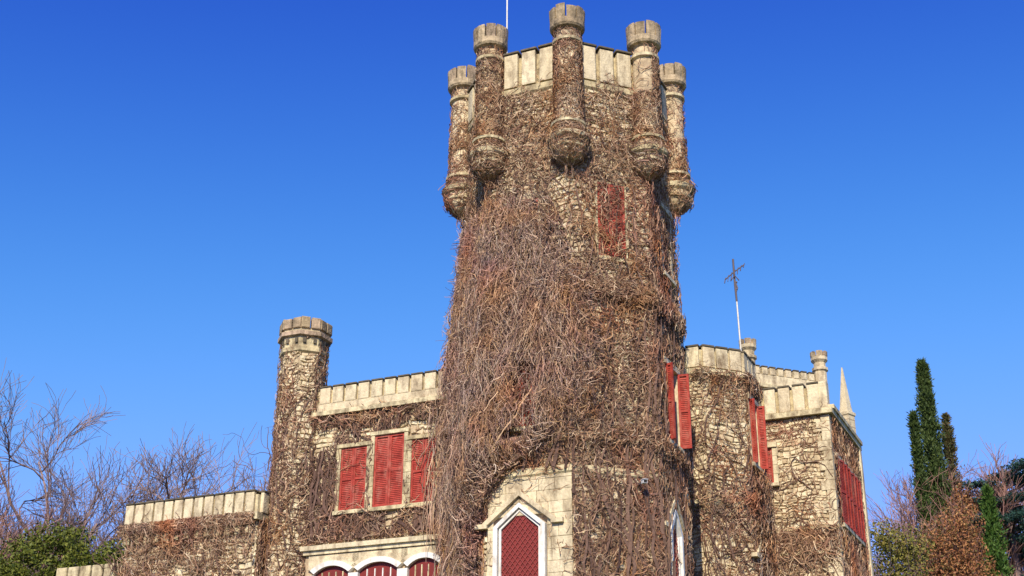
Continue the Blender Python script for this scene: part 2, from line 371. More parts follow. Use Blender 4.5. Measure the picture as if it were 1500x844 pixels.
def open_window(fr, u0, u1, z0, z1, parent, lw, rw, la, ra):
    mb = MB(); mb.box(fr,u0,u1,z0,z1,-.01,.012); win = mb.build('window', M['darkred'], parent)
    block('lintel', fr, u0-.14, u1+.14, z1, z1+.14, 0, .12, win, 'ashlar'); block('sill', fr, u0-.14, u1+.14, z0-.09, z0, 0, .15, win, 'ashlar')
    for a, b in ((u0-.12,u0),(u1,u1+.12)): block('jamb_stone', fr, a, b, z0, z1, 0, .085, win, 'ashlar')
    if lw: open_leaf(fr, u0, z0, z1, lw, la, win)
    if rw: open_leaf(fr, u1, z0, z1, rw, ra, win)
open_window(FRR, -.28, .50, 9.42, 11.1, tower, .17, .25, -20, 8)
open_window(FRR, -.10, .45, 13.3, 14.9, tower, 0, 0, 0, 0)
# pointed windows of the lowest stage
def pointed(u0, u1, zs, za, zb, g=0.0):
    cm = (u0+u1)/2; return [(u0-g,zb),(u0-g,zs+g*.35),(cm,za+g*1.05),(u1+g,zs+g*.35),(u1+g,zb)]
def pointed_window(fr, u0, u1, zs, za, zb, parent):
    mb = MB(); mb.poly(fr, [(u0,zb),(u1,zb),(u1,zs),((u0+u1)/2,za),(u0,zs)], 0, .02); win = mb.build('pointed_window', M['darkred'], parent)
    mb = MB(); mb.extrude(fr, pointed(u0,u1,zs,za,zb,.155), pointed(u0,u1,zs,za,zb,.065), 0, .12)
    mb.build('frame', M['white'], win)
    mb = MB(); mb.extrude(fr, pointed(u0,u1,zs,za,zb,.045), pointed(u0,u1,zs,za,zb,0), .0, .07); mb.build('inner_frame', M['white'], win)
    mb = MB(); wd = u1-u0; cm = (u0+u1)/2
    def top(u): return zs+(za-zs)*(1-abs(u-cm)/(wd/2))
    p = .085; lo = zb
    for sgn in (1,-1):
        c0 = -wd*1.2
        while c0 < (za-zb)+wd*1.2:
            pts = []
            n = 24
            for i in range(n+1):
                u = u0+wd*i/n; z = lo+c0+sgn*(u-cm)*1.25
                if lo <= z <= top(u)-.01: pts.append((u,z))
            if len(pts) > 1:
                (a,b),(c,d) = pts[0], pts[-1]; h = .009; P = fr.P
                mb.hexa([P(a,b-h,.042),P(c,d-h,.042),P(c,d-h,.02),P(a,b-h,.02),P(a,b+h,.042),P(c,d+h,.042),P(c,d+h,.02),P(a,b+h,.02)])
            c0 += p*1.6
    mb.build('lattice', M['lattice'], win, kind='stuff')
    # hood mould of separate stones
    hd = MB(); o_ = pointed(u0,u1,zs,za,zb,.40); i_ = pointed(u0,u1,zs,za,zb,.29)
    hd.extrude(fr, o_[1:4], i_[1:4], 0, .13); hd.build('hood_mould', M['ashlar'], win)
    hd = MB(); hd.box(fr,o_[1][0]-.16,i_[1][0],o_[1][1]-.10,o_[1][1]-.01,0,.14); hd.build('hood_stop', M['ashlar'], win)
    hd = MB(); hd.box(fr,i_[3][0],o_[3][0]+.14,o_[3][1]-.10,o_[3][1]-.01,0,.14); hd.build('hood_stop', M['ashlar'], win)
    return win
PW = pointed_window(FL, -.60, .21, 7.36, 7.70, 4.6, tower)
PW2 = pointed_window(FRR, -.32, .16, 7.45, 7.85, 4.6, tower)
# pale ashlar blocks round the pointed window
z = 6.2; row = 0
while z < 8.40:
    h = .235; u = -hs_+.02-(.17 if row%2 else 0)
    while u < hs_-.01:
        wd = rnd.uniform(.30,.46); a, b = max(u,-hs_+.01), min(u+wd,hs_-.005); u += wd
        if hs_-u < .12: b = hs_-.005; u = hs_
        if b-a < .05: continue
        # cut blocks at the window
        for (x0,x1) in ([(a,min(b,-.78)),(max(a,.39),b)] if z < 7.38 else [(a,b)]):
            if x1-x0 > .04: block('ashlar_block', FL, x0+.004, x1-.004, z+.004, min(z+h,8.41)-.004, 0, .05+rnd.uniform(-.006,.008), tower, 'ashlar')
    z += h; row += 1
mb = MB(); fr = FR

# ================================================================== WEST WING
WF = F(TC,-22.5,1.0)
wing = empty('castle_wing', WF.P(-4,0,-2), 'creeper covered castle wing with tall red shutters, between the stair turret and the big tower', 'castle wing')
mb = MB(); mb.box(WF,-7.0,0.3,0,10.95,-5,-.012); mb.build('wall', M['mortar'], wing)
mb = MB(); rubble(WF,-6.9,-1.0,3,10.7,[(-5.34,-4.4,8.3,10.0),(-4.5,-3.42,8.3,10.2),(-3.55,-2.6,8.3,10.0),(-5.9,-2.4,4,7.55)],mb); mb.build('rubble_facing', M['rubble'], wing, kind='stuff')
mb = MB(); mb.box(WF,-6.9,-.8,10.70,10.80,-.01,.14); mb.build('cornice', M['carved'], wing)
mb = MB(); mb.box(WF,-6.9,-.8,10.80,11.0,-.01,.07); mb.build('parapet_band', M['ashlar'], wing)
mb = MB(); mb.box(WF,-6.9,-.8,11.0,11.34,-.22,.0); mb.build('parapet', M['carved'], wing)
mb = MB(); mb.box(WF,-6.9,.2,10.9,11.0,-4.9,-.23); mb.build('roof', M['lead'], wing)
u = -5.86
while u < -1.0:
    block('merlon', WF, u, u+.275, 11.0, 11.38+rnd.uniform(-.01,.012), -.002, .085, wing, 'ashlar')
    block('coping', WF, u-.012, u+.287, 11.392, 11.425, -.24, .105, wing, 'coping')
    u += .345
for a_, b_, t_ in ((-5.20,-4.52,9.87),(-4.33,-3.57,10.07),(-3.38,-2.76,9.87)): red_window(WF,a_,b_,8.42,t_,wing,key='carved',lintel=.09,jamb=.09,pr=.10)
# arched lights of the ground floor
AF = F(TC,-22.5,1.12)
arc = MB(); arc.box(AF,-5.95,-2.35,0,7.62,-.15,-.02); bay = arc.build('arched_bay', M['mortar'], wing)
mb = MB(); mb.box(AF,-6.02,-2.3,7.56,7.66,-.1,.12); mb.box(AF,-5.98,-2.34,7.47,7.56,-.1,.06); mb.build('cornice', M['ashlar'], bay)
ops = [(-5.64,-4.76),(-4.52,-3.55),(-3.30,-2.52)]
fr_ = MB(); hood = MB(); edges = [-5.86]+[x for o_ in ops for x in o_]+[-2.36]
def arch_z(t, zc, rise): return zc+rise*(1-(2*abs(t-.5))**2.2)
for a, b in ops:
    n = 12; zc, rise = 7.03, .16
    lo = [(a+(b-a)*i/n, arch_z(i/n,zc,rise)) for i in range(n+1)]
    hi = [(a-.10+(b-a+.2)*i/n, arch_z(i/n,zc+.08,rise+.03)) for i in range(n+1)]
    hh = [(a-.20+(b-a+.4)*i/n, arch_z(i/n,zc+.13,rise+.09)) for i in range(n+1)]
    up = [(x, 7.455) for x, _ in hh]
    fr_.extrude(AF, hi, lo, -.02, .10)
    hood.extrude(AF, hh, hi, -.02, .055)
    hood.extrude(AF, up, hh, -.02, .02)
    g_ = MB(); g_.poly(AF, [(a,5.0),(b,5.0)]+lo[::-1], -.02, .0); gl = g_.build('arched_light', M['darkred'], bay)
    for j in range(1,5):
        x = a+(b-a)*j/5; block('glazing_bar', AF, x-.012, x+.012, 5.0, 7.06, .0, .03, gl, 'white' if a < -4 and a > -5 else 'carved')
fr_.build('white_arch', M['white'], bay); hood.build('spandrel', M['ashlar'], bay)
for i in range(0,8,2):
    a, b = edges[i], edges[i+1]; block('pier', AF, a+.0, b-.0, 4.5, 7.0, -.02, .10, bay, 'white')
# ---------------- stair turret
ST = F(TC,-22.5,1.0); sc = ST.P(-6.50,0,-.1); SCc = (sc.x, sc.y)
stair = empty('stair_turret', (sc.x,sc.y,0), 'slim octagonal stair turret with two crowned bands at its head, rising left of the wing', 'turret')
SR = .535
mb = MB(); mb.lathe(SCc, [(SR-.015,0),(SR-.015,12.9)], 8, OPH); mb.build('wall', M['mortar'], stair)
for k in range(8):
    mb = MB(); ff = F(SCc,-22.5+45*k,SR*C22); h_ = SR*math.sin(math.pi/8)
    rubble(ff,-h_,h_,5,12.3,[],mb,su=(.08,.22),sz=(.06,.15),proud=(.005,.05)); mb.build('rubble_facing', M['rubble'], stair, kind='stuff')
for z0, z1, pr, mt in ((12.30,12.40,.07,'carved'),(12.68,12.78,.13,'lichen')):
    mb = MB(); mb.lathe(SCc, [(SR,z0-.05),(SR+pr,z0),(SR+pr,z1),(SR,z1+.04)], 8, OPH, cap=False); mb.build('moulding', M[mt], stair)
mb = MB(); mb.lathe(SCc, [(SR+.02,12.42),(SR+.05,12.66),(SR+.06,12.86)], 8, OPH); mb.build('head', M['carved'], stair)
for k in range(8):
    ff = F(SCc,-22.5+45*k,(SR+.06)*C22); h_ = (SR+.1)*math.sin(math.pi/8)
    for uc in (-.125,.125):
        block('merlon', ff, uc-.105, uc+.105, 12.86, 13.12+rnd.uniform(-.02,.02), -.12, .05, stair, 'lichen')
        block('niche_shade_block', ff, uc-.035, uc+.035, 12.50, 12.62, -.01, .015, stair, 'coping')  # raised dark block, its colour stands in for the shade of a hole
    ff = F(SCc,-22.5+45*k,SR*C22)

# ---------------- low wing
LF = F(TC,-22.5,1.6); UE = -7.0; UW = -10.62
low = empty('low_wing', LF.P(-8.8,0,-2), 'low battlemented castle wing left of the stair turret, creeper under its pale battlements', 'castle wing')
mb = MB(); mb.box(LF,UW,UE,0,8.45,-4,-.012); mb.build('wall', M['mortar'], low)
LE = F(LF.P(UE,0,0),67.5,0); LWf = F(LF.P(UW,0,0),-112.5,0)
mb = MB(); rubble(LF,UW,UE,3,7.9,[],mb); rubble(LE,0,2.2,3,8.3,[],mb); rubble(LWf,-4,0,3,8.3,[],mb); mb.build('rubble_facing', M['rubble'], low, kind='stuff')
mb = MB(); mb.box(LF,UW-.1,UE+.1,8.28,8.44,-4,.12); mb.build('cornice', M['carved'], low)
mb = MB(); mb.box(LF,UW-.04,UE+.04,8.44,8.86,-.24,.04); mb.box(LE,.24,4,8.44,8.86,-.2,.04); mb.box(LWf,-4,-.24,8.44,8.86,-.2,.04); mb.build('parapet', M['carved'], low)
mb = MB(); mb.box(LF,UW+.1,UE-.1,8.44,8.5,-3.9,-.25); mb.build('roof', M['lead'], low)
u = UW-.03
while u < UE-.1:
    block('merlon', LF, u, u+.225, 8.46, 8.91+rnd.uniform(-.012,.012), .038, .12, low, 'ashlar')
    block('coping', LF, u-.01, u+.235, 8.925, 8.96, -.26, .14, low, 'coping')
    block('corbel', LF, u+.04, u+.18, 7.98, 8.26, -.005, .10, low, 'carved'); u += .283
for j in range(7):
    a = .06+j*.29
    block('merlon', LE, a, a+.225, 8.46, 8.91, .038, .12, low, 'ashlar'); block('coping', LE, a-.01, a+.235, 8.925, 8.96, -.26, .14, low, 'coping')
# garden wall further left
gw = empty('garden_wall', LF.P(-13,0,-.4), 'low crenellated stone wall running left from the low wing before the green evergreen', 'wall')
mb = MB(); mb.box(LF,-20,UW-.02,0,7.22,-.6,-.02); mb.build('wall', M['mortar'], gw)
mb = MB(); rubble(LF,-12.6,UW-.02,5,7.2,[],mb); mb.build('rubble_facing', M['rubble'], gw, kind='stuff')
u = -12.6
while u < UW-.25:
    block('merlon', LF, u, u+.30, 7.22, 7.60, -.35, .05, gw, 'carved'); u += .36
# ================================================================== BAY TOWER (right of main tower)
BC = (4.65,31.8); BR_ = 1.47
bt = empty('bay_tower', (BC[0],BC[1],0), 'short octagonal bay tower right of the big tower, creeper clad with a crenellated top', 'tower')
mb = MB(); mb.lathe(BC, [(BR_-.015,0),(BR_-.015,12.3)], 8, OPH); mb.build('wall', M['mortar'], bt)
bs = 2*BR_*math.sin(math.pi/8)
for k in (-2,-1,0,1,2):
    ff = F(BC,-22.5+45*k,BR_*C22); mb = MB(); hl = [(-.42,.36,9.95,11.75)] if k == 2 else []
    rubble(ff,-bs/2,bs/2,4,12.1,hl,mb); mb.build('rubble_facing', M['rubble'], bt, kind='stuff')
for z0, h, pr in ((12.12,.13,.12),(8.9,.12,.07)):
    mb = MB(); mb.lathe(BC, [(BR_-.01,z0-.08),(BR_+pr,z0),(BR_+pr,z0+h),(BR_-.01,z0+h+.05)], 8, OPH, cap=False); mb.build('string_course', M['carved'], bt)
mb = MB(); mb.lathe(BC, [(BR_-.2,12.25),(.01,12.4)], 8, OPH); mb.build('roof', M['lead'], bt)
mb = MB()
for k in range(8): mb.box(F(BC,-22.5+45*k,BR_*C22), -bs/2, bs/2, 12.28, 12.74, -.2, 0)
mb.build('parapet', M['carved'], bt)
for k in range(8):
    ff = F(BC,-22.5+45*k,BR_*C22)
    for uc in (-.37,0,.37):
        block('merlon', ff, uc-.155, uc+.155, 12.30, 12.80, -.002, .07, bt, 'ashlar'); block('coping', ff, uc-.165, uc+.165, 12.815, 12.86, -.22, .09, bt, 'coping')
open_window(F(BC,67.5,BR_*C22), -.34, .30, 10.05, 11.65, bt, .14, .20, -25, 5)
pointed_window(F(BC,67.5,BR_*C22), -.22, .2, 7.7, 8.0, 5, bt)
# ================================================================== RIGHT BLOCK
K0 = (8.22,33.0); BF = F(K0,-22.5,0); BRF = F(K0,67.5,0); LB = 3.78
blk = empty('east_block', (7,34.5,0), 'square pale rubble corner block at the right with red shutters down its receding side', 'castle wing')
pA, pB, pC = BF.P(-4.4,0,-.012), BRF.P(0,0,-.012)+BF.n*-.012, BRF.P(LB,0,-.012); pD = pA+(pC-pB)
mb = MB(); mb.prism([(pA.x,pA.y),(pB.x,pB.y),(pC.x,pC.y),(pD.x,pD.y)], 0, 12.1); mb.build('wall', M['mortar'], blk)
mb = MB(); rubble(BF,-4.4,-.16,4,11.95,[],mb); mb.build('rubble_facing', M['rubble'], blk, kind='stuff')
mb = MB(); rubble(BRF,.16,LB-.2,4,11.95,[(.34,1.56,9.1,10.9),(1.76,2.95,9.1,10.9)],mb); mb.build('rubble_facing', M['rubble'], blk, kind='stuff')
z = 5.0; i = 0
while z < 11.9:
    h = min(.26, 11.93-z); a = .30 if i%2 else .17; b = .17 if i%2 else .30
    mb = MB(); mb.prism([tuple(BF.P(-a,0,.05))[:2], tuple(BF.P(.05,0,.05))[:2], tuple(BRF.P(b,0,.05))[:2], tuple(BRF.P(b,0,-.1))[:2], tuple(BF.P(-a,0,-.1))[:2]], z+.005, z+h-.005)
    mb.build('quoin_stone', M['ashlar'], blk); z += h; i += 1
for z0, h, pr in ((11.95,.14,.16),(8.95,.09,.07),(8.35,.09,.07)):
    mb = MB(); mb.box(BF,-4.4,pr,z0,z0+h,0,pr); mb.box(BRF,0,LB+.1,z0,z0+h,0,pr); mb.build('string_course', M['carved'], blk)
mb = MB(); mb.box(BF,-4.4,0,12.1,12.72,-.22,0); mb.box(BRF,.22,LB,12.1,12.3,-.22,0); mb.build('parapet', M['carved'], blk)
mb = MB(); mb.box(BRF,-.02,LB+.1,12.092,12.2,-.1,.20); mb.build('eaves', M['carved'], blk)
mb = MB(); mb.prism([(pA.x,pA.y),(pB.x,pB.y),(pC.x,pC.y),(pD.x,pD.y)], 12.105, 12.14); mb.build('roof', M['lead'], blk)
u = -4.3
while u < -.2:
    block('merlon', BF, u, u+.29, 12.12, 12.78, -.002, .09, blk, 'ashlar'); block('coping', BF, u-.01, u+.30, 12.795, 12.84, -.24, .11, blk, 'coping'); u += .385
block('merlon', BF, -.22, .05, 12.12, 12.85, -.25, .05, blk, 'ashlar')
for (a,b) in ((.34,1.56),(1.76,2.95)):
    mb = MB(); mb.box(BRF,a,b,9.15,10.85,-.01,.012); win = mb.build('window', M['darkred'], blk)
    block('lintel', BRF, a-.08, b+.08, 10.85, 10.98, 0, .12, win, 'ashlar'); block('sill', BRF, a-.08, b+.08, 9.05, 9.15, 0, .15, win, 'ashlar')
    n_ = 3; wd_ = (b-a)/n_
    for i in range(n_): open_leaf(BRF, a+i*wd_, 9.15, 10.85, wd_*1.0, 78, win)
red_window(BF, -2.2, -1.5, 10.25, 11.2, blk)
block('pilaster', BRF, LB-.2, LB+.05, 5, 12.0, 0, .16, blk, 'ashlar')
# pinnacle
pc = BRF.P(3.72,0,-.15); pn = MB(); P2 = (pc.x,pc.y)
pn.lathe(P2, [(.23,12.14),(.23,12.95),(.27,12.98),(.27,13.06),(.19,13.1),(.165,13.25),(.02,14.45)], 4, OPH-math.pi/8+.4); pn.build('pinnacle', M['ashlar'], blk)
for zz in (12.35,12.6,12.82):
    q = MB(); q.lathe(P2, [(.234,zz),(.237,zz+.02)], 4, OPH-math.pi/8+.4, cap=False); q.build('joint', M['mortar'], blk)
# ================================================================== REAR BLOCK
RF = F((6.93,36.5),22.5,0)
rb = empty('rear_block', RF.P(1,0,-1.5), 'higher rear castle block with pale parapet between two slim turrets, behind the corner block', 'castle wing')
mb = MB(); mb.box(RF,-.1,2.45,0,13.9,-3,-.012); mb.build('wall', M['mortar'], rb)
mb = MB(); rubble(RF,-.1,2.45,11.5,13.88,[],mb); mb.build('rubble_facing', M['rubble'], rb, kind='stuff')
mb = MB(); mb.box(RF,-.15,2.5,13.88,13.98,-.1,.12); mb.build('cornice', M['carved'], rb)
mb = MB(); mb.box(RF,-.1,2.45,13.98,14.30,-.2,.02); mb.build('parapet', M['ashlar'], rb)
mb = MB(); mb.box(RF,-.05,2.4,13.9,13.97,-2.9,-.2); mb.build('roof', M['lead'], rb)
u = .16
while u < 2.1:
    block('merlon', RF, u, u+.18, 14.30, 14.52, -.16, .04, rb, 'ashlar'); block('coping', RF, u-.01, u+.19, 14.53, 14.56, -.18, .06, rb, 'coping'); u += .265
for (uu,ztop) in ((.0,15.28),(2.42,15.22)):
    c = RF.P(uu,0,.02); c = (c.x,c.y); q = MB(); q.lathe(c, [(.19,11.5),(.19,ztop-.62),(.24,ztop-.58),(.24,ztop-.50),(.18,ztop-.47),(.18,ztop-.34),(.25,ztop-.26),(.25,ztop-.16),(.15,ztop-.16)], 12)
    tt = q.build('slim_turret', M['ashlar'], rb)
    mm = MB(); arcbox(mm, c, .15, .25, 0, .62, ztop-.165, ztop, .0, 2); base = np.array(mm.v)
    for i in range(6):
        a0 = i*math.pi/3; m2 = MB(); arcbox(m2, c, .15, .25, a0, a0+.72, ztop-.165, ztop, .01, 2); m2.build('merlon', M['lichen'], tt)

# ================================================================== poles
def tube_obj(name, pts, r, mat, parent=None, sides=6):
    pts = np.array([pts], float); V, Q = tubes(pts, np.full(pts.shape[:2], r), sides=sides)
    return np_mesh(name, V, Q, mat, parent, origin=tuple(pts[0,0]), smooth=True)
fp = empty('flagpole', (-.16,30.0,17.6), 'thin white flagpole standing behind the left front turret of the tower', 'flagpole')
tube_obj('pole', [(-.16,30.0,17.4),(-.17,30.0,20),(-.18,30.0,24.5)], .022, M['white'], fp); 
q = MB(); q.lathe((-.18,30.0), [(.01,24.46),(.06,24.52),(.06,24.58),(.01,24.64)], 10); q.build('finial', M['metal'], fp)
q = MB(); q.lathe((-.16,30.0), [(.12,17.3),(.12,17.7),(.05,17.8)], 10); q.build('base', M['rust'], fp)
an = empty('television_antenna', (6.12,33.0,12.1), 'rooftop television antenna on a thin pale mast behind the bay tower', 'antenna')
tube_obj('mast', [(6.12,33,12.1),(6.08,33,13.9),(6.06,33,15.1)], .022, M['white'], an); tube_obj('upper_mast', [(6.06,33,15.1),(6.04,33,15.6),(6.03,33,16.35)], .028, M['rust'], an)
tube_obj('boom', [(5.80,33.1,15.78),(6.03,33,15.96),(6.30,32.9,16.14)], .016, M['rust'], an)
for i in range(7):
    t = i/6; x, y, z = 5.80+.5*t, 33.1-.2*t, 15.78+.36*t; L_ = .07+.10*math.sin(math.pi*(.2+.7*t))
    tube_obj('element', [(x-.03,y-.02-L_*.3,z-L_),(x,y,z),(x+.03,y+.02+L_*.3,z+L_*.6)], .013, M['rust'], an, 4)
tube_obj('dipole', [(5.93,33,15.70),(6.04,32.98,15.86),(6.16,33,15.72)], .016, M['rust'], an)
tube_obj('brace', [(6.05,33,15.35),(6.10,33,15.5),(6.05,33,15.7)], .02, M['rust'], an)
for i in range(2): tube_obj('clamp', [(6.03,33,15.45+.2*i),(6.10,33,15.47+.2*i)], .03, M['rust'], an)
lp = empty('wall_lamp', FR.P(.47,8.28,0), 'small pale wall lamp poking out of the creeper right of the pointed window', 'lamp')
q = MB(); q.box(FR,.46,.49,8.24,8.275,0,.28); q.build('bracket', M['rust'], lp)
q = MB(); q.box(FR,.43,.52,8.22,8.29,.28,.38); q.box(FR,.42,.53,8.29,8.30,.27,.40); q.build('lamp_head', M['metal'], lp)
q = MB(); q.box(FR,.44,.51,8.228,8.282,.38,.384); q.build('glass', M['dark'], lp)
# ------------------------------------------------------------------ CREEPERS
exec_creepers = True
def creeper(label, parts, loc, stems=None, group=None):
    t = empty('creeper', loc, label, 'creeper', group)
    for name, (V, Q), mat in parts: np_mesh(name, V, Q, mat, t, origin=loc, kind='stuff')
    for V, Q in (stems or []): np_mesh('woody_stem', V, Q, M['stem'], t, origin=loc, smooth=True)
    return t
# --- on the tower
tm = oct_map(TC, RW); S_ = tm.side
def tower_d(S, Z):
    d = .86+.28*vnoise(S,Z,5,1.6)+.22*vnoise(S,Z,6,6)
    d = np.where((S > 0) & (S < 1.2*S_) & (Z < 12.3), d+.3, d)
    top = 17.62-.30*np.abs(np.sin(S*3.3))+.55*vnoise(S,Z,8,3)
    d = np.where(Z > top, .10, d); d = np.where(Z > 18.3, 0, d)
    # bare pale wall round the pointed window
    edge = np.interp(Z,[6,7.4,8.05,8.45],[-2.08,-2.0,-1.66,-1.36])+.06*vnoise(S,Z,3,6)
    pale = (S > edge) & (S < -.03) & (Z < 8.44+.05*vnoise(S,Z,4,7))
    d = np.where(pale, .05, d); d = rects(S, Z, [(-1.62,-.66,4,7.75)], 0, d)
    d = np.where((S > -.40) & (S < .28) & (Z > 13.0) & (Z < 15.0), .42, d)
    d = rects(S, Z, [(.62,1.26,13.15,14.95)], .97, d)      # shutters behind a thin veil
    d = rects(S, Z, [(-S_*.5-.5,-S_*.5+.2,9.25,10.9)], .12, d)
    d = rects(S, Z, [(S_*1.5-.3,S_*1.5+.5,9.4,11.12)], .0, d)
    d = rects(S, Z, [(S_*1.5-.4,S_*1.5+.3,4,7.9)], .05, d)
    d = rects(S, Z, [(S_*1.5+.2,S_*2.1,12.6,17.5)], .45, d)
    return d
parts = []
N = 25000; s0 = rng.uniform(-2.6*S_, 2.6*S_, N); z0 = rng.uniform(5.2,17.8,N)
parts.append(climb(N, 6, s0, z0, .062, .60, .10, tm, (.01,.11), .0078, 11, tower_d))
N = 9500; s0 = rng.uniform(-2.6*S_, 2.6*S_, N); z0 = rng.uniform(5.2,17.4,N)
parts.append(climb(N, 9, s0, z0, .075, .5, .25, tm, (.03,.15), .0082, 12, tower_d, curl=.2))
N = 340; s0 = rng.uniform(-2.6*S_, 2.6*S_, N); z0 = rng.uniform(3.5,14,N)
st = join([climb(N, 26, s0, z0, .17, .28, .35, tm, (.01,.06), .022, 13, tower_d), climb(60, 44, rng.uniform(-S_,2.4*S_,60), rng.uniform(2.5,7,60), .2, .16, .5, tm, (.05,.13), .042, 15, lambda S,Z: (tower_d(S,Z)>.3)*1.0, taper=.3)])
# shaggy clumps caught on the string courses
N = 3000; k = rng.choice([0,0,0,1],N); zc = np.array([12.42,9.22,12.38])[k]; s0 = rng.uniform(-.2,2.3*S_,N)
parts.append(climb(N, 6, s0, zc+rng.normal(0,.08,N)-.05, .06, .9, 0, tm, (.06,.22), .0095, 14, tower_d))
tower_creeper = creeper('dense brown bare creeper clinging all over the octagonal tower walls', [('twigs', join(parts), M['twig']), ('stems', st, M['stem'])], (TC[0],TC[1],0.0))
# --- on the turrets
def turret_map(c):
    def f(s, z, w_):
        a = OPH+s/.30; rr = np.interp(z, [15.2,15.28,15.42,15.58,15.72,15.82,15.95,16.25,18.3], [.05,.2,.32,.37,.39,.44,.35,.29,.28])+w_
        return np.stack([c[0]+rr*np.cos(a), c[1]+rr*np.sin(a), z], -1)
    return f
parts = []
for k in range(-3,4):
    c = octv(TC,2.52,k); cm = turret_map(c); cov = {0:1.2,-1:1.15,1:1.0,2:.75,-2:.8}.get(k,.8)
    def td(S,Z,cov=cov,k=k):
        d = cov+.4*vnoise(S,Z,20+k,5); d = np.where(Z > 18.42, .45*cov, d)
        if k == 1: d = np.where((Z > 17.35) & (S < .12), .08, d)
        if k == 2: d = np.where(Z > 17.2, .25, d)
        if k == -2: d = np.where(Z > 17.6, .25, d)
        return d
    N = 2000; parts.append(climb(N, 6, rng.uniform(-.95,.95,N), rng.uniform(15.15,18.6,N), .075, .6, .15, cm, (.0,.06), .0080, 30+k, td))
    N = 90; parts.append(climb(N, 5, rng.uniform(-.95,.95,N), rng.choice([15.95,15.4,16.25],N)+rng.normal(0,.05,N), .06, .9, 0, cm, (.06,.15), .0105, 40+k, td))
creeper('bare creeper wound up the slender turrets at the head of the tower', [('twigs', join(parts), M['twig'])], (TC[0],TC[1],15.0))
# --- hanging mass
def smax(z): return np.interp(z, [6,7.4,8.05,8.5,8.75,9.3,10,11.2,12.5,14,15.2], [-2.0,-1.95,-1.62,-1.3,-.75,.15,.6,.7,.35,-.2,-.7])
def bulge(z): return np.interp(z, [5,7,8.5,10,12,13.5,15], [.30,.36,.46,.52,.42,.24,.08])
def hang(N, K, seed, L=(.5,1.7), inner=.15, outer=1.0, r0=.0125, zr=(6.2,14.9), sway=.5):
    r = np.random.default_rng(seed); z0 = r.uniform(*zr, N); s0 = -r.uniform(0,1,N)**.9*(3.75+smax(z0))+smax(z0)
    Lg = r.uniform(*L, N); t = np.linspace(0,1,K)[None]
    wmx = bulge(z0)*r.uniform(inner,outer,N); 
    a = r.normal(0,sway,N)
    S = s0[:,None]+a[:,None]*t*.55*Lg[:,None]; Z = z0[:,None]-Lg[:,None]*(t*.9-.45*np.exp(-4*t)*t*r.uniform(-1,2.2,N)[:,None])
    W = wmx[:,None]*(.35+.65*np.sin(np.minimum(t*2.0,1.57)))+.02
    # keep the wobble correlated along a strand
    wob = np.cumsum(r.normal(0,.022,(N,K)),1); wob2 = np.cumsum(r.normal(0,.018,(N,K)),1); wob3 = np.cumsum(r.normal(0,.016,(N,K)),1)
    S = S+wob; Z = Z+wob3; W = np.maximum(W+wob2,.01)
    edge = smax(Z)+.14*vnoise(S,Z,77,4)-.25*r.uniform(0,1,(N,1))**2; W = W*np.clip((smax(Z)-S)/.8,.12,1)
    W = W*(1+.22*vnoise(S,Z*.6,79,3.2)); Zp = Z+W*.32
    keep = (S < edge) & (Z > 5.0) & (vnoise(s0,z0-.4,80,2.6)[:,None] > -.95+.5*r.uniform(-1,1,(N,1)))
    keep &= ~((S > -1.30) & (S < -.92) & (Zp > 9.28) & (Zp < 9.42))
    keep &= ~((S > -1.10) & (S < -.72) & (Zp > 9.45) & (Zp < 10.8) & (r.uniform(0,1,(N,1)) < .80))
    P = tm(S,Z,W); rad = r0*r.uniform(.55,1.35,(N,1))*np.linspace(1,.45,K)[None]
    return tubes(P, rad, keep[:,:-1] & keep[:,1:])
h1 = join([hang(9000,11,51,r0=.0088), hang(6000,10,52,L=(.4,1.3),inner=.5,outer=1.15,r0=.0075), hang(700,15,53,L=(1.5,3.4),inner=.5,outer=1.05,r0=.014)])
# curling ends at the shell
N = 6500; r = np.random.default_rng(60); z0 = r.uniform(6.3,14.6,N); s0 = -r.uniform(0,1,N)*(3.75+smax(z0))+smax(z0)
K = 6; th = r.uniform(0,6.28,N); ph = r.normal(0,.6,N); S = np.empty((N,K)); Z = S.copy(); W = S.copy(); S[:,0] = s0; Z[:,0] = z0; W[:,0] = bulge(z0)*r.uniform(.4,1.02,N)
for k in range(1,K):
    th += r.normal(0,.45,N); ph += r.normal(0,.35,N); S[:,k] = S[:,k-1]+.07*np.cos(th)*np.cos(ph); Z[:,k] = Z[:,k-1]+.07*np.sin(th)*np.cos(ph); W[:,k] = np.maximum(W[:,k-1]+.05*np.sin(ph),.02)
keep = S < smax(Z)+.1*vnoise(S,Z,78,4); Zp = Z+W*.32
keep &= ~((S > -1.30) & (S < -.92) & (Zp > 9.26) & (Zp < 9.44))
keep &= ~((S > -1.10) & (S < -.72) & (Zp > 9.45) & (Zp < 10.8) & (r.uniform(0,1,(N,1)) < .55))
h2 = tubes(tm(S,Z,W), .0085*r.uniform(.6,1.4,(N,1))*np.linspace(1,.5,K)[None], keep[:,:-1] & keep[:,1:])
h3 = hang(650,10,55,L=(.4,1.4),inner=.5,outer=1.0,r0=.012,zr=(5.6,8.2),sway=.25)
stems = []
for i in range(9):
    r = np.random.default_rng(200+i); K = 26; z = np.linspace(3.5,r.uniform(11.5,14.5),K); s = np.clip(-2.0+np.cumsum(r.normal(0,.12,K))+.05*np.arange(K)*r.uniform(-.6,1), -3.4, .1)
    s = np.minimum(s, smax(z)-.30-.12*np.sin(z*2.3+i)); ww = .10+.12*np.abs(np.sin(np.linspace(0,5,K)+i))
    stems.append(tubes(tm(s[None],z[None],ww[None]), np.linspace(.045,.015,K)[None], sides=5))
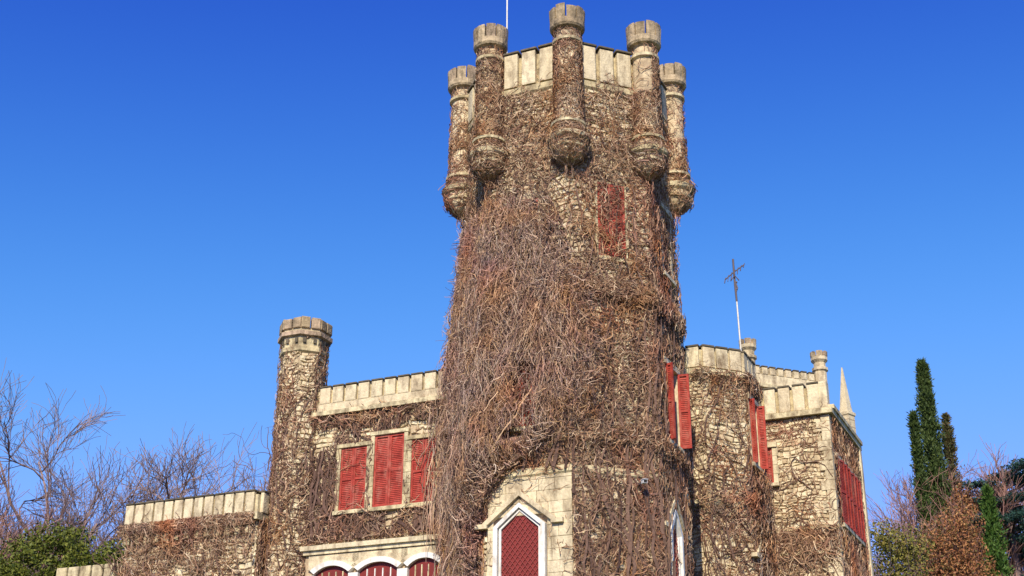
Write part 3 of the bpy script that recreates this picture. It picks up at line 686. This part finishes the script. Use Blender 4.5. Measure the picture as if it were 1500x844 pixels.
creeper('huge shaggy curtain of bare hanging creeper bulging down the left front of the tower', [('hanging_twigs', h1, M['drape']), ('curled_twigs', h2, M['drape']), ('ochre_twigs', h3, M['ochre'])], (TC[0]-1.5,TC[1]-2,0.0), stems)
# --- on the wing
wm = plane_map(WF)
def wing_d(S,Z):
    d = .36+.50*vnoise(S,Z,91,1.7)+.30*vnoise(S,Z,93,5)
    d = np.where(Z > 10.62+.10*vnoise(S,Z,92,5), .04, d); d = np.where((Z > 10.3) & (Z < 10.72), d+.3, d)
    d = rects(S,Z,[(-5.20,-4.52,8.42,9.87)],.07,d); d = rects(S,Z,[(-4.36,-3.54,8.36,10.12)],.0,d); d = rects(S,Z,[(-3.38,-2.76,8.42,9.87)],.12,d)
    d = rects(S,Z,[(-5.9,-2.4,5,7.72)],.02,d)
    return d
parts = []
N = 4600; parts.append(climb(N,7,rng.uniform(-6.9,-1.6,N),rng.uniform(6.5,10.8,N),.085,.5,.12,wm,(.01,.09),.0076,61,wing_d))
N = 1900; parts.append(climb(N,6,rng.uniform(-6.9,-1.6,N),rng.choice([10.62,10.58,8.25,7.75],N)+rng.normal(0,.08,N),.08,.5,0,wm,(.07,.19),.0095,62,wing_d))
def wing_stem_d(S,Z): return np.where(wing_d(S,Z) < .2, 0, 1.0)
st = join([climb(360,28,rng.uniform(-6.9,-2.2,360),rng.uniform(5.5,9.8,360),.12,.30,.30,wm,(.03,.09),.016,63,wing_stem_d,taper=.4), climb(60,44,rng.uniform(-6.9,-2.2,60),rng.uniform(4,8,60),.13,.22,.35,wm,(.05,.11),.034,631,wing_stem_d,taper=.3)])
N = 380; r = np.random.default_rng(64); K = 9; t = np.linspace(0,1,K)[None]; z0 = r.uniform(8.2,10.9,N); s0 = -1.5-r.uniform(0,1,N)**1.7*1.45; Lg = r.uniform(.5,1.5,N)
S = s0[:,None]+r.normal(0,.12,(N,1))*t+np.cumsum(r.normal(0,.02,(N,K)),1); Z = z0[:,None]-Lg[:,None]*t; W = .12+.25*r.uniform(0,1,(N,1))*np.sin(np.minimum(t*2,1.57))
veil = tubes(wm(S,Z,W), .0085*r.uniform(.6,1.3,(N,1))*np.ones((1,K)))
creeper('sinuous bare creeper spread over the wing wall around the red shutters', [('twigs', join(parts), M['twig']), ('stems', st, M['stem']), ('veil', veil, M['drape'])], tuple(WF.P(-4,0,0)))
# --- stair turret
sm = oct_map(SCc, SR)
def st_d(S,Z):
    d = np.interp(Z,[7,10.5,11.5,12.3],[.80,.72,.55,.42])+.5*vnoise(S,Z,95,3); d = np.where(Z > 12.75, .03, d); return d
parts = [climb(4200,6,rng.uniform(-1.4,1.4,4200),rng.uniform(6.5,12.75,4200)**1.0,.075,.5,.15,sm,(.01,.09),.0078,65,st_d)]
st = climb(90,22,rng.uniform(-1.1,1.1,90),rng.uniform(6.5,10.5,90),.13,.22,.5,sm,(.02,.07),.02,66,st_d)
creeper('bare creeper climbing the slim stair turret left of the wing', [('twigs', join(parts), M['twig']), ('stems', st, M['stem'])], (SCc[0],SCc[1],0.0))
# --- low wing
lm = plane_map(LF); lme = plane_map(LE)
def low_d(S,Z):
    d = .45+.45*vnoise(S,Z,97,2)+.25*vnoise(S,Z,98,6); d = np.where(Z > 8.46, .03, d); d = np.where((Z > 8.15) & (Z < 8.46), 1.1, d); d = np.where((Z > 7.95) & (Z <= 8.15), .5, d); return np.where(S > .05+UE, 0, d)
parts = [climb(4200,7,rng.uniform(UW,UE,4200),rng.uniform(6.2,8.5,4200),.08,.5,.12,lm,(.02,.15),.0080,67,low_d),
         climb(1500,6,rng.uniform(UW,UE,1500),rng.normal(8.34,.06,1500),.07,.8,0,lm,(.08,.20),.0095,68,low_d),
         climb(1500,6,rng.uniform(0,1.2,1500),rng.uniform(6.2,8.4,1500),.08,.5,.12,lme,(.02,.12),.0125,69,lambda S,Z: np.where((S>0)&(Z<8.4),1,0))]
st = climb(90,22,rng.uniform(UW,UE-.3,90),rng.uniform(5.5,7.3,90),.12,.35,.2,lm,(.04,.12),.022,70,low_d)
creeper('bare creeper matted under the battlements of the low wing', [('twigs', join(parts), M['twig']), ('stems', st, M['stem'])], tuple(LF.P(-8.8,0,0)))
# --- bay tower
bm_ = oct_map(BC,BR_); bS = bm_.side
def bay_d(S,Z):
    d = np.where(S < bS, .24, .70)+.4*vnoise(S,Z,101,2.0); d = np.where((Z < 9.2), d+.15, d)
    d = np.where((S > bS*.15) & (Z < 12.2) , d+.2, d)
    d = np.where(Z > 12.28, .05, d); d = rects(S,Z,[(bS*2.5-.3,bS*2.5+.36,10.0,11.6)],0,d); d = rects(S,Z,[(bS*1.5-.4,bS*1.5+.36,10.0,11.7)],.0,d); return d
parts = [climb(6500,6,rng.uniform(-1.2*bS,2.2*bS,6500),rng.uniform(6.5,12.3,6500),.08,.5,.12,bm_,(.01,.10),.0080,71,bay_d),
         climb(1600,6,rng.uniform(-.2*bS,2.2*bS,1600),rng.choice([12.1,12.2,9.0],1600)+rng.normal(0,.07,1600),.08,.8,0,bm_,(.08,.22),.0095,72,bay_d),
         climb(1500,7,rng.uniform(1.2*bS,2.2*bS,1500),rng.uniform(7,9.8,1500),.08,.7,0,bm_,(.05,.32),.0095,73,bay_d)]
st = climb(70,30,rng.uniform(-bS,2*bS,70),rng.uniform(5.5,10,70),.13,.28,.35,bm_,(.03,.09),.024,74,lambda S,Z: np.where(Z>12.1,0,np.where((S>bS*1.2)&(Z>9.9)&(Z<11.8),0,1.0)),taper=.35)
creeper('bare creeper covering the short bay tower, thickest on its right side', [('twigs', join(parts), M['twig']), ('stems', st, M['stem'])], (BC[0],BC[1],0.0))
# --- east block
bfm = plane_map(BF); brm = plane_map(BRF)
def bf_d(S,Z):
    d = .26+.40*vnoise(S,Z,105,1.8); d = np.where((Z < 9.05), d+.35, d); d = np.where((Z > 11.6) & (Z < 11.95), .55, d); d = np.where(Z > 12, .06, d); return np.where(S > .1, 0, d)
def br_d(S,Z):
    d = .9+.3*vnoise(S,Z,106,2); d = np.where(Z > 11.95, 0, d); d = rects(S,Z,[(.3,3.0,9.1,10.9)],.12,d); return np.where((S < 0)|(S > LB-.2), 0, d)
parts = [climb(3400,7,rng.uniform(-3,.05,3400),rng.uniform(7,12.2,3400),.08,.5,.1,bfm,(.01,.06),.0088,75,bf_d),
         climb(4200,6,rng.uniform(0,LB,4200),rng.uniform(6.5,12,4200),.09,.55,.1,brm,(.02,.14),.0095,76,br_d),
         climb(900,7,rng.uniform(-3,.05,900),rng.choice([8.95,8.4,8.7],900)+rng.normal(0,.07,900),.09,.4,0,bfm,(.06,.14),.012,77,bf_d)]
st = climb(70,24,rng.uniform(-2.6,-.1,70),rng.uniform(6,10,70),.12,.4,.2,bfm,(.02,.06),.018,78,bf_d)
creeper('thin bare creeper netting the pale corner block and its shuttered side', [('twigs', join(parts), M['twig']), ('stems', st, M['stem'])], (8.2,33.0,0.0))

# ================================================================== TREES
BARK = ramp_mat('tree_bark', [(.13,.09,.08),(.19,.13,.12),(.09,.06,.055)], noise=(3,.3))
PBARK = ramp_mat('pale_purple_bark', [(.22,.145,.12),(.29,.195,.165),(.15,.10,.085)], noise=(3,.2))
RTWIG = ramp_mat('reddish_twigs', [(.34,.17,.12),(.26,.14,.12),(.38,.21,.14),(.20,.11,.10)])
def grow(base, h, spread, seed, lv=5, trunk_r=.22, lean=(0,0), first=.35, nb=(3,5), upw=.35, K=5, wig=.20):
    r = random.Random(seed); out = {'t': [], 'c': []}
    def br(p, d, L, rad, l):
        pts = [p]; dd = d.copy()
        for i in range(K-1):
            dd = (dd+Vector((r.gauss(0,wig),r.gauss(0,wig),r.gauss(0,wig)+upw*.12))).normalized(); pts.append(pts[-1]+dd*(L/(K-1)))
        out['t' if l == 0 else 'c'].append((pts, [rad*(1-.5*i/(K-1)) for i in range(K)]))
        if l >= lv: return
        n = r.randint(*nb)+(2 if l == lv-2 else 4 if l == lv-1 else 0)
        for i in range(n):
            t = first+(1-first)*(i+r.random())/n if l == 0 else .25+.75*(i+r.random())/n
            j = min(K-2, int(t*(K-1))); q = pts[j]+(pts[j+1]-pts[j])*(t*(K-1)-j)
            ax = Vector((r.gauss(0,1),r.gauss(0,1),r.gauss(0,.5))); ax = (ax-dd*ax.dot(dd)).normalized()
            nd = (dd*(1-.3*spread)+ax*spread*r.uniform(.6,1.2)).normalized()
            nd.z += upw*.28; nd.normalize()
            br(q, nd, L*r.uniform(.50,.78), rad*.50, l+1)
    br(Vector(base), Vector((lean[0],lean[1],1)).normalized(), h*.5, trunk_r, 0)
    return out
def polys(lst, sides=3):
    P = np.array([[tuple(q) for q in a] for a,_ in lst]); R = np.array([b for _,b in lst]); return tubes(P, np.maximum(R,.0095), sides=sides)
def bare_tree(label, base, h, spread, seed, mat=None, group=None, name='bare_tree', **kw):
    g_ = grow(base,h,spread,seed,**kw)
    zm = max(q.z for k in 'tc' for a,_ in g_[k] for q in a); f = h/zm
    for k in 'tc':
        for a,_ in g_[k]:
            a[:] = [Vector((base[0]+(q.x-base[0])*f,base[1]+(q.y-base[1])*f,q.z*f)) for q in a]
    t = empty(name, base, label, 'tree', group)
    V,Q = polys(g_['t'],7); np_mesh('trunk', V, Q, mat or BARK, t, origin=base, smooth=True)
    V,Q = polys(g_['c']); np_mesh('crown', V, Q, mat or BARK, t, origin=base, kind=None)
    return t, g_
GL = 'bare winter trees behind the low wing'
bare_tree('bare grey-purple tree with a forked crown, second from the right behind the low wing', (-16.2,53,0), 19.6, .60, 3, PBARK, GL, lv=5, trunk_r=.34, nb=(4,5))
bare_tree('bare tree nearest the stair turret, its limbs the highest above the low wing', (-15.0,52,0), 20.6, .50, 12, PBARK, GL, lv=5, trunk_r=.32, nb=(4,6))
bare_tree('bare dark tree at the left edge of the picture behind the green evergreen', (-20.4,51,0), 15.6, .62, 21, BARK, GL, lv=5, trunk_r=.32, nb=(4,5))
bare_tree('bare tree with a brown bushy head of fine twigs, behind the green evergreen', (-18.4,52,0), 15.8, .65, 33, RTWIG, GL, lv=5, trunk_r=.28, nb=(4,6))
bare_tree('tall bare purple-grey tree rising between the brown bushy one and the forked one', (-17.6,54,0), 16.8, .6, 44, PBARK, GL, lv=5, trunk_r=.26, nb=(4,5))
bare_tree('low dark bare tree between the evergreen and the low wing', (-13.2,42,0), 12.0, .55, 47, BARK, GL, lv=5, trunk_r=.2, nb=(4,5))
bare_tree('bare pinkish tree just right of the corner block', (17.2,60,0), 19.4, .46, 51, RTWIG, 'autumn trees at the right', lv=5, trunk_r=.3, nb=(5,6))

def cards(cen, size, mat_dir=None, seed=0, elong=1.0, upr=0.0):
    """one small leaf-shaped quad (two-sided) at each centre"""
    r = np.random.default_rng(seed); N = len(cen); a = r.normal(size=(N,3)); a[:,2] += upr*2; a /= np.linalg.norm(a,axis=1,keepdims=True)
    b = np.cross(a, r.normal(size=(N,3))); b /= np.linalg.norm(b,axis=1,keepdims=True)+1e-9
    s = (size*r.uniform(.6,1.4,N))[:,None]; V = np.stack([cen-a*s*elong, cen-b*s*.5, cen+a*s*elong, cen+b*s*.5],1)
    return V.reshape(-1,3), np.arange(N*4).reshape(N,4)
def leaf_obj(name, cen, size, mat, parent, origin, **kw):
    V,Q = cards(cen,size,**kw); return np_mesh(name, V, Q, mat, parent, origin=origin)
def blob_points(blobs, n, seed, shell=.35):
    r = np.random.default_rng(seed); vol = np.array([b[3]*b[4]*b[5] for b in blobs])**.7; idx = r.choice(len(blobs), n, p=vol/vol.sum())
    d = r.normal(size=(n,3)); d /= np.linalg.norm(d,axis=1,keepdims=True); rad = 1-shell*r.uniform(0,1,n)**1.5
    B = np.array(blobs)[idx]; lump = 1+.12*np.sin(d[:,0]*7+B[:,0]*3)*np.sin(d[:,2]*8+B[:,1]*5)
    return B[:,:3]+d*(rad*lump)[:,None]*B[:,3:6]
def clumps(cen0, per, rad, seed):
    r = np.random.default_rng(seed); d = r.normal(size=(len(cen0)*per,3))*rad; d[:,2] *= .7
    return np.repeat(cen0, per, 0)+d
# evergreen bush at lower left
r_ = random.Random(5); bl = []
for (x,y,z,rr) in ((-11.9,30,6.5,1.10),(-10.9,29.6,6.85,.95),(-10.2,29.8,7.15,1.0),(-9.5,29.9,6.85,.85),(-8.75,29.9,6.95,.8),(-12.9,30,6.4,1.2),(-11.2,29.3,6.0,1.2),(-9.7,29.4,5.9,1.1),(-8.9,30.0,6.3,.75)):
    kf = 34/30; x, y, z, rr = x*kf, y*kf, 1.6+(z-1.6)*kf, rr*kf
    bl.append((x,y,z,rr,rr,rr))
    for i in range(7):
        a, b = r_.uniform(0,6.28), r_.uniform(-.3,1.2); q = rr*.85
        bl.append((x+q*math.cos(a)*math.cos(b), y+q*math.sin(a)*math.cos(b), z+q*math.sin(b), .36,.36,.32))
GREEN = leafmat('bush_leaves', [(.035,.055,.008),(.10,.12,.012),(.15,.16,.018),(.06,.085,.010),(.19,.19,.028)])
tb = empty('evergreen_tree', (-12.2,34,0), 'rounded bushy evergreen tree at the lower left corner, behind the crenellated garden wall', 'tree')
np_mesh('trunk', *tubes(np.array([[(-12.2,34,0),(-12.1,34,2.8),(-12.2,33.9,6.2)]]), np.array([[.2,.16,.1]]), sides=7), BARK, tb, origin=(-12.2,34,0), smooth=True)
bp_ = blob_points(bl,9000,8); leaf_obj('crown', clumps(bp_,6,.09,9), .042, GREEN, tb, (-12.2,34,0), elong=1.2, seed=3)
# cypresses
CYP = leafmat('cypress_foliage', [(.025,.05,.012),(.055,.085,.018),(.08,.11,.024),(.04,.065,.018)])
CYPB = leafmat('browned_cypress_foliage', [(.035,.06,.018),(.10,.07,.03),(.06,.075,.02),(.14,.08,.035)])
def cypress(label, x, y, h, r0, seed, mat, n=5200, z0=1.0, lean=0.0, pk=.8, group='cypresses at the right', gap=0.0):
    r = np.random.default_rng(seed); t = empty('cypress_tree', (x,y,0), label, 'tree', group)
    np_mesh('trunk', *tubes(np.array([[(x,y,0),(x+lean*.5,y,h*.5),(x+lean,y,h*.93)]]), np.array([[.22,.13,.03]]), sides=6), BARK, t, origin=(x,y,0), smooth=True)
    z = z0+(h-z0)*r.uniform(0,1,n); q = (z-z0)/(h-z0); R = r0*np.clip((1-q),0,1)**pk*np.clip(q*4+.35,0,1)
    a = r.uniform(0,6.28,n); lump = .78+.22*np.sin(a*3+z*1.7+seed)+.18*np.sin(z*4.3+a*2)
    rr = R*lump*(1-.55*r.uniform(0,1,n)**2)*(1+.45*(r.uniform(0,1,n) < .05))
    c = np.stack([x+lean*q+rr*np.cos(a), y+rr*np.sin(a), z],1)
    if gap: c = c[vnoise(c[:,0],c[:,2],seed,1.4) > -gap]
    leaf_obj('crown', clumps(c,3,.08,seed), .055, mat, t, (x,y,0), elong=1.7, upr=.7, seed=seed)
cypress('tallest slender dark cypress rising at the right', 19.72, 60, 23.1, .92, 1, CYP, 14000, z0=4, pk=.45)
cypress('thin dark cypress hugging the left side of the tallest one', 18.70, 59, 20.2, .40, 2, CYP, 7000, z0=6, pk=.4)
cypress('ragged browned cypress just right of the tallest one', 20.75, 60.6, 20.6, .95, 3, CYPB, 5200, z0=8, pk=.6, gap=.35)
cypress('shorter bright green conical cypress further right', 20.55, 56, 15.9, 1.15, 4, leafmat('green_cypress_foliage',[(.03,.08,.012),(.06,.12,.018),(.09,.14,.025)]), 8000, z0=2, pk=.6)
# autumn trees between them
AUT = leafmat('autumn_leaves', [(.36,.14,.05),(.26,.10,.045),(.42,.21,.07),(.20,.08,.04),(.14,.12,.03)])
YG = leafmat('yellow_green_leaves', [(.14,.14,.025),(.24,.20,.04),(.07,.09,.02),(.30,.22,.05)])
def leafy(label, base, h, blobs, mat, n, size, seed, name='autumn_tree', group=None, tw=RTWIG, cat='tree'):
    t, g_ = bare_tree(label, base, h, .38, seed, tw, group, name=name, lv=4, trunk_r=.16)
    leaf_obj('leaves', blob_points(blobs,n,seed,.95), size, mat, t, base, elong=1.2, seed=seed)
GA = 'autumn trees at the right'
leafy('sparse orange-brown tree at the foot of the cypresses', (18.7,55,0), 14.9, [(17.9,55,13.2,.8,1.2,1.2),(18.9,55,14.0,.9,1.3,1.3),(18.8,55,12.4,1.2,1.4,1.5),(17.7,55,12.0,.9,1,1.3),(19.2,55,11.2,1.2,1.4,1.4)], AUT, 9500, .055, 71, group=GA)
leafy('rust coloured tree with twiggy top between the cypresses and the green cone', (20.6,58.5,0), 16.9, [(20.5,58.5,16.0,.6,.8,.9),(20.3,58.5,14.2,.8,1,1.4)], AUT, 3600, .055, 72, group=GA)
leafy('yellow-green leafy shrub against the foot of the corner block', (13.2,44,0), 11.8, [(12.5,44,10.9,.7,.8,.8),(13.3,44,10.6,.8,.8,.9),(12.7,44,9.7,1.0,.9,.9)], YG, 5600, .05, 73, name='leafy_shrub', tw=BARK)
# dark cedar at the right edge
CED = leafmat('cedar_needles', [(.012,.035,.028),(.02,.055,.04),(.03,.07,.045)])
t = empty('cedar_tree', (22.3,58,0), 'dark blue-green cedar with layered flat branches at the right edge', 'tree')
np_mesh('trunk', *tubes(np.array([[(22.3,58,0),(22.2,58,9),(22.1,58,17.4)]]), np.array([[.35,.22,.06]]), sides=7), BARK, t, origin=(22.3,58,0), smooth=True)
r_ = random.Random(9); bl = []
for i in range(64):
    z = 9+8.3*(i/64)+r_.uniform(-.2,.2); a = r_.uniform(0,6.28); L_ = r_.uniform(.5,1.0)*(3.1-.14*(z-9)); 
    tip = (22.1+L_*math.cos(a),58+L_*math.sin(a),z+r_.uniform(-.1,.4))
    np_mesh('limb', *tubes(np.array([[(22.15,58,z-.3),((22.15+tip[0])/2,(58+tip[1])/2,z),tip]]), np.array([[.07,.05,.02]]), sides=4), BARK, t, origin=(22.3,58,0))
    for q in (.45,.72,1.0): bl.append((22.1+(tip[0]-22.1)*q,58+(tip[1]-58)*q,z+.12,.60,.60,.20))
leaf_obj('crown', blob_points(bl,30000,10,.9), .06, CED, t, (22.3,58,0), elong=1.6, seed=4)
